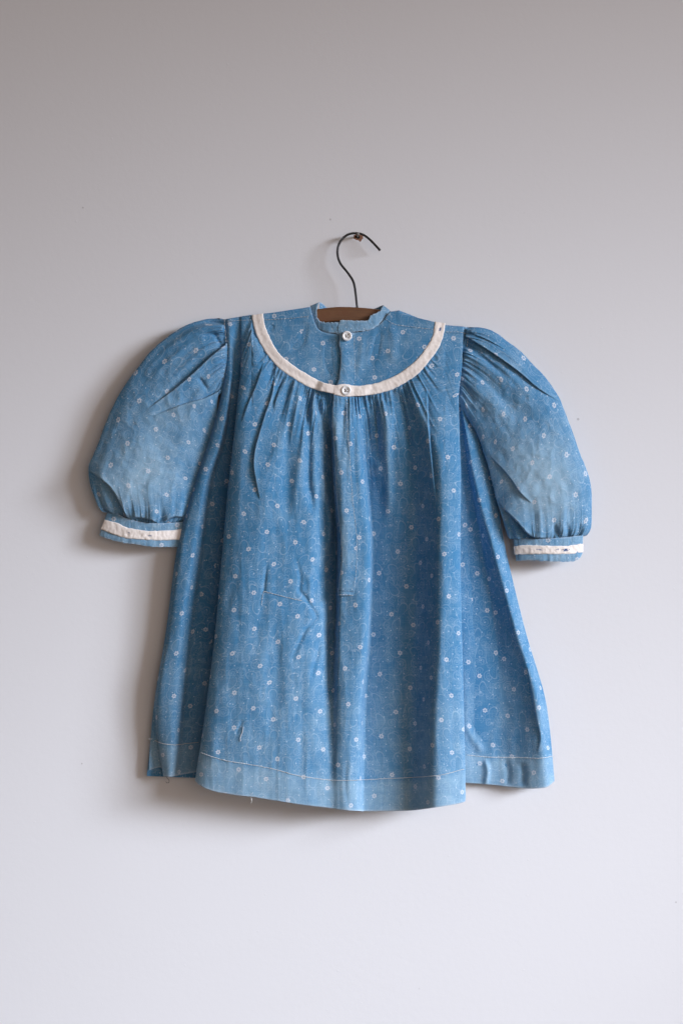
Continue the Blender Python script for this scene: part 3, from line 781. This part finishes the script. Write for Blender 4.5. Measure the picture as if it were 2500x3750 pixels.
sl, end_l = sleeve('left puff sleeve with a diagonal fold at the armpit', SL, 14, SLC,
       [(540,1700,150,0.6), (470,1780,110,0.4), (620,1500,120,0.2)], 1.0, (2.3, 2.0), 1, [(394,1873),(432,1883),(455,1894),(501,1908),(547,1915),(599,1916),(661,1912),(692,1908)])

SR = [
 (1712,1198, 1676,1476, 52, 48, 4),
 (1735,1198, 1690,1490, 52, 48, 22),
 (1770,1202, 1704,1520, 50, 48, 32),
 (1813,1219, 1722,1552, 48, 48, 42),
 (1855,1249, 1740,1578, 46, 48, 46),
 (1898,1281, 1754,1610, 44, 48, 50),
 (1940,1323, 1765,1642, 42, 48, 52),
 (1983,1368, 1774,1670, 42, 48, 54),
 (2017,1412, 1783,1700, 42, 48, 56),
 (2051,1466, 1792,1730, 42, 48, 58),
 (2066,1502, 1799,1757, 42, 48, 60),
 (2087,1559, 1807,1787, 42, 48, 62),
 (2106,1610, 1813,1815, 42, 48, 64),
 (2124,1665, 1820,1842, 42, 48, 66),
 (2142,1708, 1828,1866, 42, 46, 66),
 (2158,1759, 1836,1892, 42, 44, 66),
 (2166,1823, 1845,1920, 42, 42, 60),
 (2163,1887, 1854,1942, 42, 40, 50),
 (2148,1929, 1864,1958, 38, 38, 28),
 (2132,1960, 1877,1973, 34, 34, 8),
]
SRC = [
 ([(1712,1238),(1813,1302),(1906,1370),(1970,1425),(2060,1480)], 19, 14, 'S'),
 ([(1712,1216),(1790,1250),(1860,1290)], 9, 8, 'S'),
 ([(1708,1262),(1780,1320),(1860,1390)], 11, 11, 'V'),
 ([(1700,1320),(1790,1400),(1880,1490),(1985,1570)], 11, 34, 'v'),
 ([(1698,1360),(1760,1440),(1850,1530)], 7, 26, 'r'),
 ([(1790,1670),(1855,1738),(1910,1814),(1942,1842)], 11, 13, 's'),
 ([(1690,1400),(1715,1440),(1735,1480)], 6, 9, 'v'),
 ([(2066,1510),(2090,1575),(2118,1655)], 13, 7, 't'),
 ([(1818,1835),(1860,1880),(1905,1920),(1965,1944),(2025,1944)], 32, 13, 's'),
 ([(2025,1900),(2050,1940),(2058,1966)], 12, 9, 'v'),
 ([(2072,1890),(2082,1930),(2092,1962)], 11, 8, 'v'),
 ([(2125,1890),(2116,1930),(2108,1962)], 11, 8, 'v'),
 ([(2080,1850),(2105,1855),(2150,1850)], 4, 14, 'r'),
 ([(1850,1880),(1868,1920),(1880,1965)], 8, 8, 'v'),
]
sr, end_r = sleeve('right puff sleeve with a pale worn patch above the cuff', SR, 12, SRC,
       [(1985,1740,120,0.85), (2010,1850,110,0.5), (1900,1600,160,0.2), (1760,1450,90,0.25)], 2.0, (1.8, 1.8), -1, [(1878,1971),(1965,1973),(2038,1970),(2133,1960)])

# ------------------------------------------------------------------ cuffs
def cuff(parent, top, ttop, tbot, bot, dl, dr, bulge, torn, seed, seamx):
    n = 160
    T = resample(top, n); B = resample(bot, n)
    u = np.linspace(0, 1, n)[:, None]
    base = dl+(dr-dl)*u+bulge*np.sin(np.pi*u)**0.7
    def dep(x, y): return dl+(dr-dl)*u+bulge*np.sin(np.pi*u)**0.7+0*x
    m = 26
    w = np.linspace(0, 1, m)[None, :]
    x = T[:, :1]*(1-w)+B[:, :1]*w; y = T[:, 1:]*(1-w)+B[:, 1:]*w
    hgt = np.hypot(*(B-T).T)[:, None]
    y = y+1.6*N2.fbm(x/9.0+seed, w*3, 2)*w**6*1.5
    d = base+1.8*N3.fbm(x/26.0+seed, y/40.0, 3)+1.5*N1.fbm(x/11.0+seed, w*2.0, 2)-2.0*np.exp(-hgt*np.minimum(w, 1-w)/2.5)
    d = d-2.5*np.exp(-((x-seamx)/2.2)**2)
    fd = 0.55+0.3*N4.fbm(x/30.0+seed, y/30.0, 3)
    raw = 0.85*np.exp(-hgt*(1-w)/2.5)*np.clip(0.6+1.4*N2.fbm(x/8.0, y*0+seed, 2), 0, 1)+0.5*np.exp(-hgt*w/1.5)
    # loop round behind
    nb_ = 40
    ub = np.linspace(1, 0, nb_+2)[1:-1]
    idx = (ub*(n-1)).astype(int)
    xb, yb = x[idx], y[idx]
    db = np.maximum(dl+(dr-dl)*ub[:, None]-bulge*0.9*np.sin(np.pi*ub[:, None])**0.7+0*xb, 4)
    XX = np.concatenate([x, xb]); YY_ = np.concatenate([y, yb]); DD = np.concatenate([d, db])
    P = world(XX, YY_, DD).transpose(1, 0, 2)
    uv = np.stack([XX+seed*50, YY_], -1).transpose(1, 0, 2)
    c = grid('cuff', P, M_CLOTH, parent, uv, {'fade_lit': np.concatenate([fd, xb*0+0.3]).T, 'raw': np.concatenate([raw, xb*0]).T}, closed_u=True)
    c.matrix_parent_inverse = parent.matrix_world.inverted()
    # tape
    a = resample(ttop, n); b = resample(tbot, n); m = 14; w = np.linspace(0, 1, m)[None, :]
    x = a[:, :1]*(1-w)+b[:, :1]*w; y = a[:, 1:]*(1-w)+b[:, 1:]*w
    y = y+1.5*N2.fbm(x/10.0+seed+5, w*2, 2)*np.abs(2*w-1)**3
    d = base+3.2+2.4*N3.fbm(x/12.0+seed, y/14.0, 3)-2.0*np.exp(-30*np.minimum(w, 1-w)/2.0)
    x_ = np.concatenate([x[:, :1], x, x[:, -1:]], 1); y_ = np.concatenate([y[:, :1]+1, y, y[:, -1:]-1], 1)
    d_ = np.concatenate([d[:, :1]-4, d, d[:, -1:]-4], 1)
    tr = grid('cuff_trim', world(x_, y_, d_), M_TRIM, parent, np.stack([x_, y_], -1), {'torn': torn(x_, y_)})
    tr.matrix_parent_inverse = parent.matrix_world.inverted()
    return c
def hole(x, y, cx, cy, rx, ry, tilt=0.0, seed=0):
    X_ = x-cx; Y_ = y-cy-tilt*(x-cx)
    return 1.0*((X_/rx)**2+(Y_/ry)**2 < 1+2.2*N1.fbm(x/3.0+seed, y/3.0, 2))
bpy.context.view_layer.update()
cuff(sl, [(394,1873),(432,1883),(455,1894),(501,1908),(547,1915),(599,1916),(661,1912),(692,1908)],
     [(384,1903),(430,1915),(459,1929),(501,1938),(547,1944),(611,1943),(659,1938),(690,1935)],
     [(369,1938),(409,1954),(466,1971),(524,1976),(570,1979),(655,1977),(690,1974)],
     [(364,1961),(409,1977),(455,1989),(501,1994),(535,2000),(570,2003),(648,2004),(688,2002)],
     34, 24, 28, lambda x, y: np.maximum(hole(x, y, 549, 1961, 7, 2.6, 0.1, 1), 0.8*hole(x, y, 473, 1951, 6, 1.3, 0, 2)), 1.0, 650)
cuff(sr, [(1878,1971),(1965,1973),(2038,1970),(2133,1960)],
     [(1879,2001),(1917,1996),(2004,1998),(2062,1999),(2134,1990)],
     [(1883,2031),(1965,2029),(2050,2029),(2091,2029),(2134,2022)],
     [(1889,2054),(1941,2052),(1990,2054),(2038,2057),(2087,2057),(2116,2050),(2131,2028)],
     36, 34, 30, lambda x, y: np.maximum.reduce([hole(x, y, 2070, 2014, 11, 5, -0.15, 1), 0.8*hole(x, y, 1974, 2013, 11, 1.8, 0.12, 2), 0.7*hole(x, y, 2041, 2012, 6, 1.6, -0.2, 3)]), 2.0, 1894)

# ------------------------------------------------------------------ buttons
def button(cx, cy, r, d, label):
    n = 40
    prof = [(0.0, 2.2), (0.50, 2.2), (0.58, 2.8), (0.66, 4.6), (0.78, 5.6), (0.90, 5.0), (0.98, 3.2), (1.0, 1.4), (0.93, 0.0), (0.0, -0.2)]
    th = np.arange(n)*2*np.pi/n; V, F = [], []
    for (rr, h) in prof[1:-1]:
        V.append(world(cx+rr*r*np.cos(th), cy+rr*r*np.sin(th), d+h))
    V = np.concatenate(V+[world([cx], [cy], [d+prof[0][1]]), world([cx], [cy], [d-0.2])]); k = len(prof)-2
    for i in range(k-1):
        for j in range(n): F.append((i*n+j, i*n+(j+1) % n, (i+1)*n+(j+1) % n, (i+1)*n+j))
    for j in range(n): F += [(k*n, (j+1) % n, j), (k*n+1, (k-1)*n+j, (k-1)*n+(j+1) % n)]
    b = mesh('button', V, F, M_BUTTON); adopt(b); b['label'] = label
    bpy.context.view_layer.update()
    for (ax, ay) in ((-.21, -.19), (.21, -.21), (-.2, .22), (.22, .2)):
        hx, hy = cx+ax*r, cy+ay*r; q = 12; a = np.arange(q)*2*np.pi/q
        Vh = np.concatenate([world(hx+2.6*np.cos(a), hy+2.6*np.sin(a), d+2.35), world([hx], [hy], [d+2.3])])
        h = mesh('button_hole', Vh, [((j+1) % q, j, q) for j in range(q)], M_HOLE, b); h.matrix_parent_inverse = b.matrix_world.inverted()
    P = world(np.array([cx-.21*r, cx, cx+.22*r]), np.array([cy-.19*r, cy, cy+.2*r]), np.array([d+2.0, d+4.2, d+2.0]))
    tq = tube('sewing_thread', P, 0.0004, M_THREAD, b, 6); tq.matrix_parent_inverse = b.matrix_world.inverted()
button(1270, 1230, 18.5, float(depth(1270, 1230))+6.5, 'upper white button at the neck')
button(1267, 1429, 18.5, float(depth(1267, 1429))+2.5, 'lower white button on the cream tape')

# ------------------------------------------------------------------ stitching, pocket edge, loose threads
def stitches(name, pts, lift=1.3, r=0.75, dash=9.0, gap=3.2, seed=0, dmap=True, mat=None):
    rs = np.random.RandomState(seed)
    p = smooth_line(pts, 30); L = np.concatenate([[0], np.cumsum(np.hypot(*np.diff(p[:, :2], axis=0).T))])
    V, F, s = [], [], 0.0; nV = 0
    while s < L[-1]-2:
        e = min(s+dash*(0.8+0.4*rs.rand()), L[-1]); q = np.linspace(s, e, 4)
        x = np.interp(q, L, p[:, 0])+0.7*(rs.rand()-.5); y = np.interp(q, L, p[:, 1])+0.9*(rs.rand()-.5)
        d = depth(x, y) if p.shape[1] < 3 else np.interp(q, L, p[:, 2])
        d = d+lift+np.array([-.8, .25, .25, -.8])
        v, f = tube_geo(world(x, y, d), r*S, 4)
        V.append(v); F += [tuple(i+nV for i in g) for g in f]; nV += len(v)
        s = e+gap*(0.7+0.6*rs.rand())
    return adopt(mesh(name, np.concatenate(V), F, mat or M_THREAD))
HEM = [[(541,2708),(558,2706)], [(566,2712),(600,2724),(640,2728),(690,2722),(728,2718)],
       [(736,2756),(780,2772),(830,2786),(900,2797),(1000,2816),(1100,2842),(1250,2858),(1400,2852),(1600,2840),(1700,2816)],
       [(1709,2765),(1760,2770),(1800,2773),(1900,2774),(1970,2777),(2028,2768)]]
for i, h in enumerate(HEM): stitches('hem_stitching', h, seed=i, r=1.15, gap=0.3, lift=1.5)
stitches('placket_stitching', [(1297,1232),(1296,1262),(1299,1320),(1301,1395)], seed=11, r=0.45)
stitches('placket_stitching', [(1267,1462),(1272,1560),(1278,1648),(1292,1838),(1306,1981),(1305,2067),(1297,2150)], seed=12, r=0.65)
stitches('placket_stitching', [(1240,2162),(1262,2164),(1294,2166)], seed=13, r=0.8, mat=M_BLUETHREAD)
stitches('placket_stitching', [(1240,2177),(1262,2178),(1292,2180)], seed=14, r=0.8)
stitches('shoulder_stitching', [(832,1177),(880,1173),(921,1172)], seed=15, r=0.7, lift=3.5)
stitches('shoulder_stitching', [(970,1171),(1060,1166),(1130,1158)], seed=16, r=0.7, lift=2.5)
stitches('shoulder_stitching', [(1412,1168),(1447,1188),(1520,1198),(1584,1206)], seed=17, r=0.7, lift=2.5)
stitches('shoulder_stitching', [(1632,1215),(1670,1215),(1710,1222)], seed=18, r=0.7, lift=3.0)
stitches('armhole_stitching', [(822,1172),(824,1200),(827,1240),(831,1290)], seed=19, r=0.9, lift=4.0)
stitches('armhole_stitching', [(1716,1200),(1711,1245),(1706,1290)], seed=20, r=0.9, lift=5.0)
stitches('pocket_stitching', [(966,2165),(1005,2176),(1050,2187),(1104,2200)], seed=21, r=1.0, gap=1.5, lift=1.8)
stitches('pocket_stitching', [(966,2165),(961,2190),(958,2216)], seed=22, r=0.9, lift=1.8)
def thread(name, pts, r, mat):
    p = smooth_line(np.array(pts, float), 8); return adopt(tube(name, world(p[:, 0], p[:, 1], p[:, 2]), r*S, mat, None, 6))
thread('loose_thread', [(606,2840,40),(613,2850,40),(620,2858,38),(619,2866,36),(612,2867,36),(608,2862,36)], 0.8, M_BLUETHREAD)
dd = float(depth(920, 2905))
thread('loose_thread', [(921,2905,dd),(920,2922,dd-2),(922,2932,dd-4),(919,2942,dd-5)], 0.8, M_THREAD)
dd = float(depth(886, 2680))+2.5
thread('loose_thread', [(891,2662,dd),(888,2680,dd),(883,2694,dd),(880,2706,dd),(882,2714,dd),(879,2712,dd)], 1.1, M_THREAD)

# ------------------------------------------------------------------ hanger and nail
hanger = link(bpy.data.objects.new('clothes_hanger', None)); hanger.location = tuple(world(1300, 1180, 40))
tag(hanger, 'old brown wooden hanger with dark wire hook showing in the dress neckline', 'hanger')
bpy.context.view_layer.update(); HINV = hanger.matrix_world.inverted()
ht = resample([(900,1206),(940,1192),(1000,1172),(1100,1143),(1170,1131),(1245,1124),(1310,1126),(1393,1135),(1490,1168),(1570,1198),(1640,1226)], 120)
n = 20; a = np.arange(n)*2*np.pi/n
se = lambda c: np.sign(c)*np.abs(c)**0.45
hh = 27-11*np.abs(np.linspace(-1, 1, 120))**2
yy_ = (ht[:, 1]+hh)[:, None]+hh[:, None]*se(np.sin(a))[None, :]
dd_ = 42+11*se(np.cos(a))[None, :]+0*yy_
Pm = world(ht[:, :1]+0*yy_, yy_, dd_)
bar = grid('wooden_bar', Pm, M_WOOD, None, None, None, closed_u=True); bar.parent = hanger; bar.matrix_parent_inverse = HINV
hk = smooth_line([(1309, 1140, 42),(1307, 1125, 42),(1301, 1068, 35.0),(1297, 1043, 32.0),(1292, 1028, 30.1),(1280, 1009, 27.8),(1265, 989, 25.4),(1249, 970, 23.1),(1239, 949, 20.5),(1235, 924, 17.4),(1237, 905, 15.1),(1246, 884, 12.5),(1259, 869, 10.7),(1276, 858, 9.4),(1295, 854, 9),(1315, 855, 9),(1332, 861, 9.7),(1351, 875, 11.4),(1370, 894, 13.8),(1393, 919, 16.8)], 7)
hk = blur(hk, 4, 0)
hook = tube('hook', world(hk[:, 0], hk[:, 1], hk[:, 2]), 4.3*S, M_WIRE, None, 14); hook.parent = hanger; hook.matrix_parent_inverse = HINV

OFF = 0.0
pn = world(np.array([1309, 1309.5, 1310, 1310, 1310]), np.array([868, 864, 860, 857.5, 857]), np.array([-6, 12, 40, 46, 47]))
nail = link(bpy.data.objects.new('nail', None)); nail.location = tuple(world(1309, 867, 0))
tag(nail, 'small grey nail in the wall carrying the hanger hook', 'nail')
bpy.context.view_layer.update(); NINV = nail.matrix_world.inverted()
sh = tube('shaft', pn, np.array([3.4, 3.4, 3.4, 3.4, 3.2])*S, M_NAIL, None, 12); sh.parent = nail; sh.matrix_parent_inverse = NINV
ph = world(np.array([1310, 1310, 1310, 1310]), np.array([856.6, 856.4, 856.2, 856.0]), np.array([47, 47.6, 49.5, 50.4]))
hd = tube('head', ph, np.array([4.5, 6.2, 6.2, 4.6])*S, M_NAIL, None, 16); hd.parent = nail; hd.matrix_parent_inverse = NINV
